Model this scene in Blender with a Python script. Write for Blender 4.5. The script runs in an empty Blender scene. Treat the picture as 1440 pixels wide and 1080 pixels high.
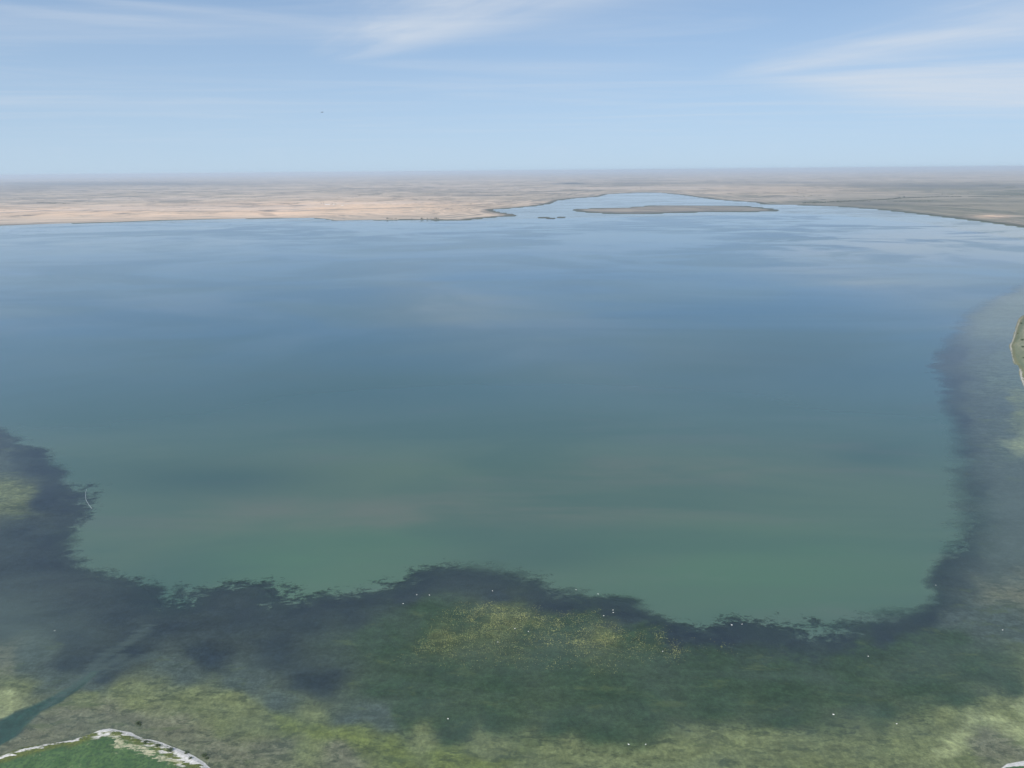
import bpy, bmesh, math, random
import numpy as np
from mathutils import Vector, Matrix, Euler

R = math.radians
S = bpy.context.scene
C = S.collection
random.seed(7)
rng = np.random.default_rng(7)

# ------------------------------------------------------------------ camera
H = 400.0                      # drone height above the lake
PITCH, ROLL, FPX = R(16.72), R(0.50), 998.0     # FPX: focal length in pixels of a 1440 px wide frame
cam_d = bpy.data.cameras.new('camera')
cam = bpy.data.objects.new('camera', cam_d)
C.objects.link(cam)
cam_d.sensor_fit = 'HORIZONTAL'
cam_d.sensor_width = 36.0
cam_d.lens = 36.0 * FPX / 1440.0
cam_d.clip_start = 1.0
cam_d.clip_end = 600000.0
CAMROT = Euler((math.pi / 2 - PITCH, 0, 0), 'XYZ').to_matrix() @ Matrix.Rotation(-ROLL, 3, 'Z')
cam.matrix_world = Matrix.Translation((0, 0, H)) @ CAMROT.to_4x4()
S.camera = cam

# ------------------------------------------------------------------ light and sky
SUN_EL, SUN_AZ = R(48), R(205)          # azimuth clockwise from +Y: behind the drone, a little to its left
S.view_settings.view_transform = 'Standard'
S.view_settings.look = 'None'
S.view_settings.exposure = 0.4
S.view_settings.gamma = 1.0
S.view_settings.use_curve_mapping = False
sund = Vector((math.sin(SUN_AZ) * math.cos(SUN_EL), math.cos(SUN_AZ) * math.cos(SUN_EL), math.sin(SUN_EL)))
sl = bpy.data.lights.new('sun', 'SUN')
sl.energy = 4.0
sl.angle = R(0.5)
sl.color = (1.0, 0.955, 0.88)
so = bpy.data.objects.new('sun', sl)
so.rotation_euler = (-sund).to_track_quat('-Z', 'Y').to_euler()
so.location = (0, 0, 900)
C.objects.link(so)
S.cycles.max_bounces = 8
S.cycles.transparent_max_bounces = 12
S.cycles.volume_bounces = 1


# ------------------------------------------------------------------ node helper
class NT:
    def __init__(self, tree):
        self.t = tree
        self.t.nodes.clear()

    def n(self, typ, inputs=None, **props):
        nd = self.t.nodes.new(typ)
        for k, v in props.items():
            setattr(nd, k, v)
        for k, v in (inputs or {}).items():
            self.put(nd.inputs[k], v)
        return nd

    def put(self, sock, v):
        if isinstance(v, bpy.types.NodeSocket):
            self.t.links.new(v, sock)
        elif v is not None:
            sock.default_value = v

    def m(self, op, a, b=0.0, c=0.0, clamp=False):
        nd = self.n('ShaderNodeMath', operation=op, use_clamp=clamp)
        self.put(nd.inputs[0], a)
        self.put(nd.inputs[1], b)
        self.put(nd.inputs[2], c)
        return nd.outputs[0]

    def add(self, *a):
        r = a[0]
        for x in a[1:]:
            r = self.m('ADD', r, x)
        return r

    def mul(self, *a):
        r = a[0]
        for x in a[1:]:
            r = self.m('MULTIPLY', r, x)
        return r

    def sub(self, a, b):
        return self.m('SUBTRACT', a, b)

    def mad(self, a, b, c):
        return self.m('MULTIPLY_ADD', a, b, c)

    def ss(self, x, lo, hi, a=0.0, b=1.0):
        nd = self.n('ShaderNodeMapRange', interpolation_type='SMOOTHSTEP')
        for k, v in zip(('Value', 'From Min', 'From Max', 'To Min', 'To Max'), (x, lo, hi, a, b)):
            self.put(nd.inputs[k], v)
        return nd.outputs[0]

    def lin(self, x, lo, hi, a=0.0, b=1.0):
        nd = self.n('ShaderNodeMapRange')
        for k, v in zip(('Value', 'From Min', 'From Max', 'To Min', 'To Max'), (x, lo, hi, a, b)):
            self.put(nd.inputs[k], v)
        return nd.outputs[0]

    def mix(self, f, a, b, blend='MIX'):
        nd = self.n('ShaderNodeMix', data_type='RGBA', blend_type=blend)
        self.put(nd.inputs[0], f)
        self.put(nd.inputs[6], a if not isinstance(a, tuple) else (*a[:3], 1))
        self.put(nd.inputs[7], b if not isinstance(b, tuple) else (*b[:3], 1))
        return nd.outputs[2]

    def grey(self, x):
        return self.n('ShaderNodeCombineColor', {'Red': x, 'Green': x, 'Blue': x}).outputs[0]

    def noise(self, vec, scale, detail=4.0, rough=0.55, dist=0.0):
        nd = self.n('ShaderNodeTexNoise', {'Scale': scale, 'Detail': detail, 'Roughness': rough, 'Distortion': dist})
        self.put(nd.inputs['Vector'], vec)
        return nd.outputs[0]

    def mapv(self, vec, loc=(0, 0, 0), rot=(0, 0, 0), scale=(1, 1, 1)):
        nd = self.n('ShaderNodeMapping')
        self.put(nd.inputs['Vector'], vec)
        nd.inputs['Location'].default_value = loc
        nd.inputs['Rotation'].default_value = rot
        nd.inputs['Scale'].default_value = scale
        return nd.outputs[0]

    def attr(self, name, out='Fac'):
        return self.n('ShaderNodeAttribute', attribute_name=name).outputs[out]

    def shmix(self, f, a, b):
        nd = self.n('ShaderNodeMixShader')
        self.put(nd.inputs[0], f)
        self.t.links.new(a, nd.inputs[1])
        self.t.links.new(b, nd.inputs[2])
        return nd.outputs[0]

    def out(self, sh, vol=None, typ='ShaderNodeOutputMaterial'):
        o = self.n(typ)
        if sh is not None:
            self.t.links.new(sh, o.inputs['Surface'])
        if vol is not None:
            self.t.links.new(vol, o.inputs['Volume'])


def new_mat(name):
    m = bpy.data.materials.new(name)
    m.use_nodes = True
    return m, NT(m.node_tree)


# world: Nishita sky with thin cirrus lying on a plane high overhead
W = bpy.data.worlds.new('World')
S.world = W
W.use_nodes = True
w = NT(W.node_tree)
co = w.n('ShaderNodeTexCoord').outputs['Generated']
sp = w.n('ShaderNodeSeparateXYZ', {'Vector': co})
zc = w.add(w.mul(w.m('MAXIMUM', sp.outputs[2], 0.0), 0.88), 0.12)
skyv = w.n('ShaderNodeCombineXYZ', {'X': sp.outputs[0], 'Y': sp.outputs[1], 'Z': zc}).outputs[0]
sky = w.n('ShaderNodeTexSky', {'Vector': skyv}, sky_type='NISHITA', sun_disc=False, sun_elevation=SUN_EL, sun_rotation=SUN_AZ,
          altitude=400.0, air_density=1.0, dust_density=0.6, ozone_density=3.0)
zc2 = w.m('MAXIMUM', sp.outputs[2], 0.03)
U = w.m('DIVIDE', sp.outputs[0], zc2)
V = w.m('DIVIDE', sp.outputs[1], zc2)
uv = w.n('ShaderNodeCombineXYZ', {'X': U, 'Y': V, 'Z': 0.0}).outputs[0]


def wisp(ax, ay, bx, by, width, wn, nscale, soft_end=0.25):
    """cirrus band along the segment a-b on the cloud plane, ragged by noise, brightest along its axis"""
    L = math.hypot(bx - ax, by - ay)
    ang = math.atan2(by - ay, bx - ax)
    dx, dy = math.cos(ang), math.sin(ang)
    t_ = w.add(w.mul(w.sub(U, ax), dx / L), w.mul(w.sub(V, ay), dy / L))
    s_ = w.add(w.mul(w.sub(U, ax), -dy), w.mul(w.sub(V, ay), dx))
    vr = w.n('ShaderNodeCombineXYZ', {'X': w.mul(t_, L * 0.45), 'Y': w.mul(s_, 1.6), 'Z': ax}).outputs[0]
    nz = w.noise(vr, nscale, 6, 0.6, 0.4)
    s2 = w.add(s_, w.mul(w.sub(nz, 0.5), wn))
    q = w.m('DIVIDE', s2, w.mad(w.m('MAXIMUM', t_, 0.0), width, width * 0.25))
    g = w.m('EXPONENT', w.mul(w.mul(q, q), -1.0))
    ends = w.mul(w.ss(t_, -0.02, soft_end), w.ss(t_, 1.6, 0.9))
    return w.mul(g, ends, w.ss(nz, 0.2, 0.75, 0.35, 1.0))


c1 = wisp(-1.7, 7.45, 0.35, 4.25, 0.6, 0.9, 1.3, 0.3)
c1b = wisp(-1.7, 7.3, 0.6, 8.0, 0.5, 0.5, 1.0, 0.3)
c2 = wisp(2.4, 9.1, 3.95, 5.3, 0.75, 0.9, 0.9, 0.3)
c3 = wisp(2.5, 9.1, 7.6, 8.4, 1.9, 1.8, 0.7, 0.35)
c3b = wisp(3.0, 9.6, 9.5, 12.0, 1.8, 1.8, 0.6, 0.5)
c4 = wisp(-4.2, 4.2, -2.6, 5.3, 0.2, 0.35, 1.3, 0.4)
c5 = wisp(-3.0, 4.45, -1.3, 5.5, 0.18, 0.3, 1.5, 0.4)
c6 = wisp(-12.0, 10.0, -5.6, 11.3, 0.9, 1.0, 0.7, 0.4)
vg = w.mapv(uv, rot=(0, 0, R(-35)), scale=(0.35, 1.1, 1))
veil = w.noise(vg, 0.55, 7, 0.62, 0.8)
veil = w.mul(w.ss(veil, 0.42, 0.8), 0.3)
cl = w.add(w.mul(c1, 0.62), w.mul(c1b, 0.25), w.mul(c2, 0.6), w.mul(c3, 0.85), w.mul(c3b, 0.85), w.mul(c4, 0.32), w.mul(c5, 0.22), w.mul(c6, 0.2), veil)
cl = w.mul(w.m('MINIMUM', cl, 0.72), w.ss(sp.outputs[2], 0.0, 0.07))
skyc = w.mix(1.0, sky.outputs[0], (0.94, 1.0, 1.02), 'MULTIPLY')
pale = w.m('EXPONENT', w.mul(w.m('MAXIMUM', sp.outputs[2], 0.0), -6.0))
skyc = w.mix(w.mul(pale, 0.9), skyc, (3.75, 4.7, 5.6))
cloudc = (4.8, 5.25, 5.85)
skyc = w.mix(cl, skyc, cloudc)
bg = w.n('ShaderNodeBackground', {'Color': skyc, 'Strength': 0.105})
w.out(bg.outputs[0], typ='ShaderNodeOutputWorld')

# ------------------------------------------------------------------ picture <-> ground plane geometry
M3 = np.array(CAMROT)


def ground(px, py, z=0.0):
    """the point of the plane z seen at pixel (px, py) of the 1440x1080 photograph"""
    d = CAMROT @ Vector(((px - 720.0) / FPX, (540.0 - py) / FPX, -1.0))
    t = (z - H) / d.z
    return Vector((d.x * t, d.y * t, z))


def gl(pts):
    return np.array([tuple(ground(*p)[:2]) for p in pts])


def sdf_poly(P, poly):
    """signed distance to a closed polygon, positive inside"""
    n = len(poly)
    d = np.full(len(P), 1e18)
    inside = np.zeros(len(P), bool)
    x, y = P[:, 0], P[:, 1]
    for i in range(n):
        ax, ay = poly[i]
        bx, by = poly[(i + 1) % n]
        ex, ey = bx - ax, by - ay
        L = ex * ex + ey * ey + 1e-9
        t = np.clip(((x - ax) * ex + (y - ay) * ey) / L, 0, 1)
        d = np.minimum(d, (x - ax - t * ex) ** 2 + (y - ay - t * ey) ** 2)
        c = ((ay > y) != (by > y)) & (x < ex * (y - ay) / (ey + (1e-12 if ey == 0 else 0)) + ax)
        inside ^= c
    d = np.sqrt(d)
    return np.where(inside, d, -d)


def band(P, line, widths):
    """half width minus distance along an open line: positive on the line"""
    best = np.full(len(P), -1e9)
    x, y = P[:, 0], P[:, 1]
    for i in range(len(line) - 1):
        ax, ay = line[i]
        bx, by = line[i + 1]
        ex, ey = bx - ax, by - ay
        t = np.clip(((x - ax) * ex + (y - ay) * ey) / (ex * ex + ey * ey + 1e-9), 0, 1)
        d = np.sqrt((x - ax - t * ex) ** 2 + (y - ay - t * ey) ** 2)
        best = np.maximum(best, widths[i] * (1 - t) + widths[i + 1] * t - d)
    return best


def vnoise(P, size, seed=0):
    x, y = P[:, 0] / size + 1000.5, P[:, 1] / size + 1000.5
    xi, yi = np.floor(x).astype(np.int64), np.floor(y).astype(np.int64)
    fx, fy = x - xi, y - yi
    fx, fy = fx * fx * (3 - 2 * fx), fy * fy * (3 - 2 * fy)

    def h(a, b):
        v = np.sin(a * 127.1 + b * 311.7 + seed * 74.7) * 43758.5453
        return v - np.floor(v)
    return (h(xi, yi) * (1 - fx) + h(xi + 1, yi) * fx) * (1 - fy) + (h(xi, yi + 1) * (1 - fx) + h(xi + 1, yi + 1) * fx) * fy - 0.5


def fbm(P, size, octaves=4, seed=0):
    r, a = 0, 1.0
    for k in range(octaves):
        r = r + a * vnoise(P + 17.3 * k, size / 2 ** k, seed + k)
        a *= 0.5
    return r


LAKE = gl([(-1500, 372), (-900, 343), (-400, 326), (0, 317), (60, 315), (150, 312.5), (230, 309.5), (300, 308), (400, 306.7), (440, 306.3),
           (462, 308), (472, 310.3), (500, 309.3), (545, 309.3), (600, 309.3), (650, 310), (690, 305.7), (726, 303.4), (722, 301.8),
           (706, 299.5), (694, 297), (693, 294.5), (720, 292.5), (758, 289), (775, 286), (784, 281.8), (812, 278.3), (840, 276.8), (856, 272.8),
           (900, 270.7), (930, 271), (960, 274), (1000, 279.7), (1040, 283.2), (1062, 284), (1075, 287.6), (1120, 288), (1180, 290.3),
           (1230, 293.8), (1280, 299.3), (1340, 306.5), (1400, 314), (1440, 319.5), (1500, 327), (1700, 350), (1900, 375), (1780, 415), (1560, 432),
           (1470, 439), (1440, 443), (1433, 447), (1428, 461), (1424, 475), (1419.5, 486), (1421, 499), (1424, 511), (1431, 514), (1433, 525),
           (1438, 536), (1444, 548), (1480, 610), (1540, 700), (1580, 820), (1560, 920), (1500, 1020), (1445, 1066), (1415, 1071), (1405, 1077),
           (1370, 1100), (1150, 1170), (800, 1210), (480, 1170), (330, 1103), (300, 1079), (288, 1068), (272, 1059), (250, 1049), (230, 1042), (205, 1036),
           (188, 1028), (158, 1023), (142, 1025), (128, 1031), (108, 1038), (85, 1042), (60, 1047), (38, 1050), (20, 1057), (0, 1064), (-60, 1090),
           (-150, 1150), (-420, 1200), (-900, 1000), (-1400, 700), (-1700, 500)])
ISL = gl([(803, 295.5), (815, 293.8), (850, 293.2), (885, 292), (905, 290.5), (918, 288.9), (960, 289), (1000, 289.6), (1030, 289.6), (1060, 291),
          (1080, 293.3), (1098, 295.7), (1085, 297.2), (1050, 297.6), (1000, 297.9), (950, 299.2), (900, 300.9), (860, 300.3), (830, 298.8), (812, 297)])
ISLET = gl([(757, 306.0), (766, 305.7), (777, 306.6), (785, 306.0), (794, 304.8), (795, 305.8), (786, 307.2), (774, 307.9), (762, 307.2)])
# outer edge of the weed beds: the deep, cloudy green water is inside this outline
DEEP = gl([(-300, 520), (-100, 568), (0, 600), (40, 628), (72, 642), (88, 662), (100, 684), (122, 696), (131, 712), (114, 735), (103, 757), (114, 780),
           (140, 797), (168, 810), (200, 826), (225, 838), (255, 845), (268, 838), (250, 828), (300, 822), (345, 820), (378, 822), (392, 836), (430, 842), (480, 837),
           (530, 826), (570, 812), (608, 797), (640, 792), (690, 796), (735, 808), (790, 824), (840, 838), (880, 846), (920, 862), (960, 875), (990, 880),
           (1008, 871), (1050, 876), (1110, 884), (1180, 884), (1235, 872), (1262, 862), (1288, 855), (1303, 836), (1292, 815), (1310, 790), (1335, 775),
           (1355, 760), (1366, 735), (1366, 705), (1358, 670), (1347, 630), (1342, 590), (1330, 550), (1315, 514), (1330, 493), (1345, 470), (1362, 445), (1395, 423), (1440, 402),
           (1520, 385), (1640, 372), (1600, 362), (1480, 345), (1400, 330), (1300, 315), (1180, 303), (1100, 300), (1000, 303), (850, 306), (740, 308), (600, 313),
           (400, 311), (200, 314), (0, 321), (-500, 335), (-1200, 370)])
CHAN = gl([(-120, 1085), (-60, 1045), (0, 1012), (30, 997), (62, 984), (100, 963), (128, 944), (140, 942), (112, 968), (88, 985), (58, 1001), (40, 1018), (20, 1036), (0, 1049), (-60, 1085), (-110, 1120)])
RIM = gl([(-60, 1092), (0, 1068), (22, 1061), (45, 1054), (85, 1044.5), (105, 1042), (122, 1036), (133, 1035), (142, 1030), (156, 1027), (175, 1028), (190, 1034), (205, 1038), (228, 1045),
          (240, 1050), (252, 1057), (268, 1065), (285, 1072), (298, 1082), (330, 1106)])
RIMW = np.array([1.5, 1.2, 2.0, 1.9, 0.9, 2.2, 0.5, 0.6, 3.6, 2.2, 2.6, 1.5, 2.5, 1.9, 3.2, 4.2, 5.2, 3.4, 2.8, 3.4]) * 1.0
CREAM = gl([(150, 1033), (162, 1041), (172, 1051), (186, 1053), (198, 1056), (212, 1062), (222, 1066), (236, 1072), (255, 1074), (262, 1068)])
CREAMW = np.array([1.0, 1.7, 2.7, 2.2, 1.6, 2.3, 1.3, 2.0, 2.6, 1.5])
RIM2 = gl([(1370, 1106), (1398, 1083), (1404, 1079), (1414, 1076), (1440, 1072), (1500, 1030), (1570, 930)])
RIM3 = gl([(1440, 446), (1434, 450), (1429.5, 462), (1426, 475), (1421, 486), (1422.5, 499), (1426, 510), (1434, 519), (1436, 530), (1442, 546), (1482, 612), (1545, 705)])
PLUME = [gl([(20, 1040), (62, 998), (100, 966), (125, 945), (138, 930), (153, 919)]), gl([(62, 998), (110, 962), (140, 942), (155, 933), (168, 926)]),
         gl([(110, 962), (150, 945), (182, 932), (215, 920)]), gl([(120, 950), (150, 925), (185, 900), (205, 885)])]

# kinds of lake bed (base colours) and where each one lies
BED = dict(D=(.020, .030, .048), G=(.036, .064, .036), O=(.175, .188, .096), Y=(.160, .182, .062), K=(.090, .105, .045), M=(.178, .170, .125), P=(.310, .320, .185),
           T=(.115, .145, .120), C=(.022, .066, .058), S=(.078, .098, .100))
CTRL = [(10, 690, 'O'), (-60, 680, 'O'), (0, 640, 'S'), (50, 650, 'D'), (70, 700, 'D'), (30, 760, 'D'), (60, 800, 'D'), (0, 820, 'D'), (-80, 800, 'D'), (80, 860, 'D'), (160, 860, 'D'),
        (20, 870, 'D'), (125, 950, 'D'), (90, 962, 'S'), (112, 972, 'S'), (240, 880, 'D'), (330, 870, 'D'), (420, 865, 'D'), (500, 855, 'D'), (580, 835, 'D'), (650, 815, 'D'), (700, 832, 'D'), (780, 840, 'D'),
        (880, 862, 'D'), (950, 885, 'D'), (1020, 888, 'D'), (1100, 895, 'D'), (1180, 895, 'D'), (1250, 880, 'D'), (1305, 855, 'D'), (1335, 800, 'D'), (1350, 785, 'D'),
        (1378, 740, 'D'), (1375, 690, 'D'), (1362, 640, 'D'), (1352, 590, 'D'), (1345, 540, 'D'), (1400, 740, 'S'), (1395, 690, 'S'), (1385, 640, 'S'), (1375, 590, 'S'), (1350, 500, 'D'), (1375, 500, 'S'), (1410, 440, 'T'), (1395, 590, 'S'), (1375, 540, 'S'), (1000, 915, 'G'), (1100, 925, 'G'), (1200, 905, 'G'), (900, 885, 'G'), (1280, 900, 'G'), (1340, 860, 'S'), (800, 868, 'G'), (600, 860, 'G'), (540, 900, 'G'),
        (5, 925, 'M'), (15, 950, 'O'), (10, 985, 'P'), (40, 960, 'O'), (45, 925, 'S'), (-60, 960, 'P'), (100, 935, 'D'), (100, 900, 'D'), (150, 930, 'D'), (200, 910, 'D'), (75, 945, 'S'),
        (300, 930, 'D'), (400, 920, 'D'), (250, 950, 'S'), (350, 958, 'S'), (450, 955, 'D'), (550, 965, 'G'),
        (110, 985, 'O'), (160, 975, 'O'), (200, 985, 'O'), (260, 980, 'O'), (320, 990, 'O'), (100, 1010, 'M'), (150, 1005, 'M'), (190, 1012, 'M'), (240, 1020, 'M'), (290, 1040, 'M'), (330, 1062, 'M'),
        (60, 1035, 'M'), (30, 1048, 'M'), (380, 1060, 'M'), (300, 1012, 'O'), (360, 1014, 'O'), (400, 1022, 'Y'), (450, 1035, 'Y'), (420, 1060, 'O'), (500, 1040, 'Y'), (560, 1055, 'Y'), (640, 1060, 'Y'), (470, 1075, 'M'),
        (700, 1070, 'Y'), (760, 1075, 'O'), (400, 990, 'S'), (450, 1000, 'O'), (500, 1005, 'S'), (580, 1015, 'G'), (650, 1018, 'G'), (700, 1010, 'G'), (700, 1042, 'O'), (800, 1058, 'O'), (850, 1064, 'O'), (600, 1035, 'O'), (540, 1018, 'S'), (700, 960, 'G'), (620, 940, 'G'),
        (600, 990, 'G'), (800, 1010, 'G'), (900, 1000, 'G'), (850, 1028, 'G'), (780, 1030, 'G'), (850, 970, 'G'), (1000, 990, 'G'), (1000, 950, 'G'), (1100, 960, 'G'), (1100, 1010, 'G'), (1200, 970, 'G'),
        (1300, 960, 'G'), (1200, 920, 'G'), (1330, 900, 'G'), (1250, 1005, 'G'), (1260, 1030, 'O'), (1380, 940, 'G'), (1400, 880, 'S'), (900, 1062, 'O'), (960, 1068, 'O'), (1000, 1055, 'O'), (1050, 1065, 'O'),
        (1100, 1050, 'O'), (1160, 1062, 'O'), (1200, 1045, 'O'), (1250, 1055, 'O'), (1300, 1045, 'O'), (1350, 1050, 'P'), (1340, 1020, 'O'), (1390, 1020, 'P'), (1400, 1000, 'O'), (1430, 990, 'P'), (1430, 1030, 'P'),
        (1480, 960, 'P'), (1500, 850, 'O'), (1340, 985, 'G'), (1420, 960, 'G'), (1410, 1055, 'M'), (1370, 1074, 'O'), (1435, 1052, 'M'), (1420, 830, 'M'), (1400, 780, 'S'), (1430, 740, 'S'),
        (1405, 700, 'S'), (1430, 665, 'S'), (1395, 640, 'S'), (1437, 625, 'P'), (1432, 585, 'O'), (1432, 560, 'O'), (1395, 535, 'T'), (1395, 490, 'S'), (1425, 535, 'T'), (1400, 465, 'T'), (1430, 425, 'T'), (1410, 500, 'T'), (1415, 560, 'S'), (1405, 575, 'S'), (1400, 605, 'S'), (1412, 635, 'T'),
        (1500, 420, 'O'), (650, 870, 'G'), (750, 880, 'G'), (700, 860, 'K'), (740, 874, 'K'), (680, 876, 'K'), (620, 895, 'K'), (850, 892, 'K'), (900, 905, 'G'), (600, 890, 'G'), (800, 930, 'G')]


def to_px(X, Y):
    v = np.stack([X, Y, np.full_like(X, -H)], 1) @ M3
    f = np.maximum(-v[:, 2], 1.0)
    return 720 + FPX * v[:, 0] / f, 540 - FPX * v[:, 1] / f, v[:, 2] < 0


def bed_colours(P):
    Q = P + np.stack([fbm(P, 40, 3, 11), fbm(P, 40, 3, 12)], 1) * 22
    px, py, ok = to_px(Q[:, 0], Q[:, 1])
    px = np.where(ok, np.clip(px, -150, 1590), 720)
    py = np.where(ok, np.clip(py, 300, 1180), 1180)
    num = np.zeros((len(P), 3))
    den = np.zeros(len(P))
    for cx, cy, k in CTRL:
        d2 = ((px - cx) / 1.5) ** 2 + (py - cy) ** 2 + 30
        wgt = 1.0 / d2 ** 1.8
        num += wgt[:, None] * np.array(BED[k])
        den += wgt
    return num / den[:, None]


def tag(o, label=None, cat=None, group=None, kind=None):
    for k, v in (('label', label), ('category', cat), ('group', group), ('kind', kind)):
        if v:
            o[k] = v
    return o


# ------------------------------------------------------------------ the terrain: land and lake bed in one sheet
def build_grid(rows, cols):
    """polar sheet: rows are distances, cols are azimuths; closed all the way round"""
    r, a = np.meshgrid(rows, cols, indexing='ij')
    return np.stack([(r * np.sin(a)).ravel(), (r * np.cos(a)).ravel()], 1)


dep = [R(80), R(70), R(62), R(57), R(53)]
ang = R(51)
while ang > math.atan(H / 9500.0):
    dep.append(ang)
    ang -= 1.45 / 998.0 * (1.0 if ang < R(30) else math.cos(ang - PITCH) ** -2 * 0.0 + 1.0)
rows = [H / math.tan(a) for a in dep]
rr = rows[-1]
while rr < 190000:
    rr *= 1.025
    rows.append(rr)
rows = np.array([2.0] + rows)
tx = np.concatenate([np.arange(-1.15, -0.8, 0.0026), np.arange(-0.8, 0.8, 0.00155), np.arange(0.8, 1.15, 0.0026)])
dense = np.arctan(tx)
coarse = np.linspace(dense[-1], 2 * math.pi + dense[0], 90)[1:]
cols = np.concatenate([dense, coarse])
P = build_grid(rows, cols)
nr, nc = len(rows), len(cols)

lake_w = P + np.stack([fbm(P, 60, 4, 3), fbm(P, 60, 4, 4)], 1) * 5.0
shore = -sdf_poly(lake_w, LAKE)                      # positive on land
farw = P + np.stack([fbm(P, 120, 3, 5), fbm(P, 120, 3, 6)], 1) * 14
shore = np.maximum(shore, sdf_poly(farw, ISL))
shore = np.maximum(shore, sdf_poly(P, ISLET) + 7)
deepw = P + np.stack([fbm(P, 70, 4, 61), fbm(P, 70, 4, 62)], 1) * 13
deep = -sdf_poly(deepw, DEEP)                            # positive over the weed beds
chan = sdf_poly(P, CHAN) + fbm(P, 8, 2, 8) * 2
rim = band(P, RIM, RIMW)
cream = band(P, CREAM, CREAMW)
rim2 = np.maximum(band(P, RIM2, np.array([3.2, 2.6, 1.6, 2.6, 5.0, 6.0, 6.0])), -sdf_poly(P, LAKE) * 0 - 1e3)
rim3 = band(P, RIM3, np.array([.2, .6, .8, 1.0, 1.2, 1.2, .8, 1.2, 1.6, 1.8, 2.0, 2.0]))
plume = np.max([band(P, l, np.linspace(0.6, 6.5, len(l))) for l in PLUME], axis=0)
dist = np.hypot(P[:, 0], P[:, 1])

near_land = np.clip(1.2 - dist / 3500.0, 0, 1)
hills = (fbm(P, 2600, 4, 21) + 0.9) * 9 + np.clip(dist - 12000, 0, 60000) / 60000 * (fbm(P, 14000, 3, 22) + 0.5) * 70
land_z = 0.35 + np.clip(shore, 0, 4) * 0.28 + np.clip(shore - 2, 0, 900) / 900 * np.maximum(hills, 1.0) * (1 - near_land) \
    + np.clip(shore - 2, 0, 40) / 40 * near_land * (2.2 + 1.6 * fbm(P, 25, 3, 23))
islmask = np.maximum(sdf_poly(P, ISL), sdf_poly(P, ISLET)) > -20
land_z = np.where(islmask, 0.5 + np.clip(shore, 0, 6) * 0.2 + np.clip(shore, 0, 60) * 0.02, land_z)
# beach face rises from the water line; under the water the bed falls away slowly, then to the deep
bed_z = -0.12 - np.clip(-shore, 0, 220) * 0.006 - np.clip(-deep, 0, 60) * 0.03
bed_z = np.where(deep < 0, bed_z - 0.6, bed_z) - np.clip(chan, 0, 4) * 0.3
z = np.where(shore > 0, land_z, bed_z)
z = np.where((np.abs(shore) < 1.2), np.clip(shore * 0.25, -0.2, 0.4) + 0.02, z)
z += np.where(shore > 4, fbm(P, 7, 2, 31) * 0.25 * near_land, 0)

bed = bed_colours(P)
teal = np.array(BED['C'])
k = np.clip(chan / 3.0 + 0.5, 0, 1)[:, None]
bed = bed * (1 - k) + teal * k

px_, py_, ok_ = to_px(P[:, 0], P[:, 1])
green = np.clip((px_ - 900) / 500, 0, 1) * np.clip((dist - 3500) / 1500, 0, 1)
green = np.clip(green * np.clip((py_ - 250) / 20, 0, 1) + (px_ > 1000) * np.clip((py_ - 279 + (px_ - 1200) * 0.035) / 3, 0, 1) * 0.8 * (dist > 3500), 0, 1)
green = np.where(ok_, green, 0.3)
green = np.where(islmask, 0.25 + 0.35 * np.clip((px_ - 960) / 110, 0, 1), green)


def patch(x, y, rx, ry):
    return np.exp(-(((px_ - x) / rx) ** 2 + ((py_ - y) / ry) ** 2)) * ok_


dark = (patch(160, 259, 190, 3.0) * 0.9 + patch(40, 266, 80, 6) * 0.6 + patch(805, 258.5, 22, 1.4) * 1.1 + patch(890, 259, 60, 3) * 0.5 + patch(1330, 262, 160, 3) * 0.8
        + patch(1100, 257, 110, 2.5) * 0.5 + patch(1230, 287, 60, 4) * 0.5 + patch(560, 267, 90, 4) * 0.25 + patch(330, 290, 90, 2.5) * 0.3 + patch(700, 274, 120, 6) * 0.25
        + patch(690, 296, 14, 2.5) * 0.6)
dark = dark + islmask * 0.38
warm = (patch(500, 292, 190, 11) + patch(120, 300, 230, 9) * 0.9 + patch(380, 300, 60, 5) * 0.4 + patch(1395, 305, 30, 2.2) * 0.9 + patch(1110, 268, 130, 6) * 0.4)
green = np.clip(green - patch(1395, 305.5, 34, 2.4) * 1.3 - patch(1430, 311, 20, 2) * .8, 0, 1)
meadow = near_land * (shore > -5)
reed = np.where(islmask | ((dist > 3500) & (px_ > 560)), 1.0, 0.35)


def make_sheet(name, P, z, quads, attrs, cols3=None):
    me = bpy.data.meshes.new(name)
    n = len(P)
    me.vertices.add(n)
    me.vertices.foreach_set('co', np.column_stack([P, z]).astype(np.float32).ravel())
    m = len(quads)
    me.loops.add(m * 4)
    me.loops.foreach_set('vertex_index', quads.astype(np.int32).ravel())
    me.polygons.add(m)
    me.polygons.foreach_set('loop_start', np.arange(0, m * 4, 4, dtype=np.int32))
    me.update(calc_edges=True)
    me.shade_smooth()
    for k_, v in attrs.items():
        a = me.attributes.new(k_, 'FLOAT', 'POINT')
        a.data.foreach_set('value', v.astype(np.float32))
    for k_, v in (cols3 or {}).items():
        a = me.attributes.new(k_, 'FLOAT_COLOR', 'POINT')
        a.data.foreach_set('color', np.column_stack([v, np.ones(n)]).astype(np.float32).ravel())
    o = bpy.data.objects.new(name, me)
    C.objects.link(o)
    return o


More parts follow.
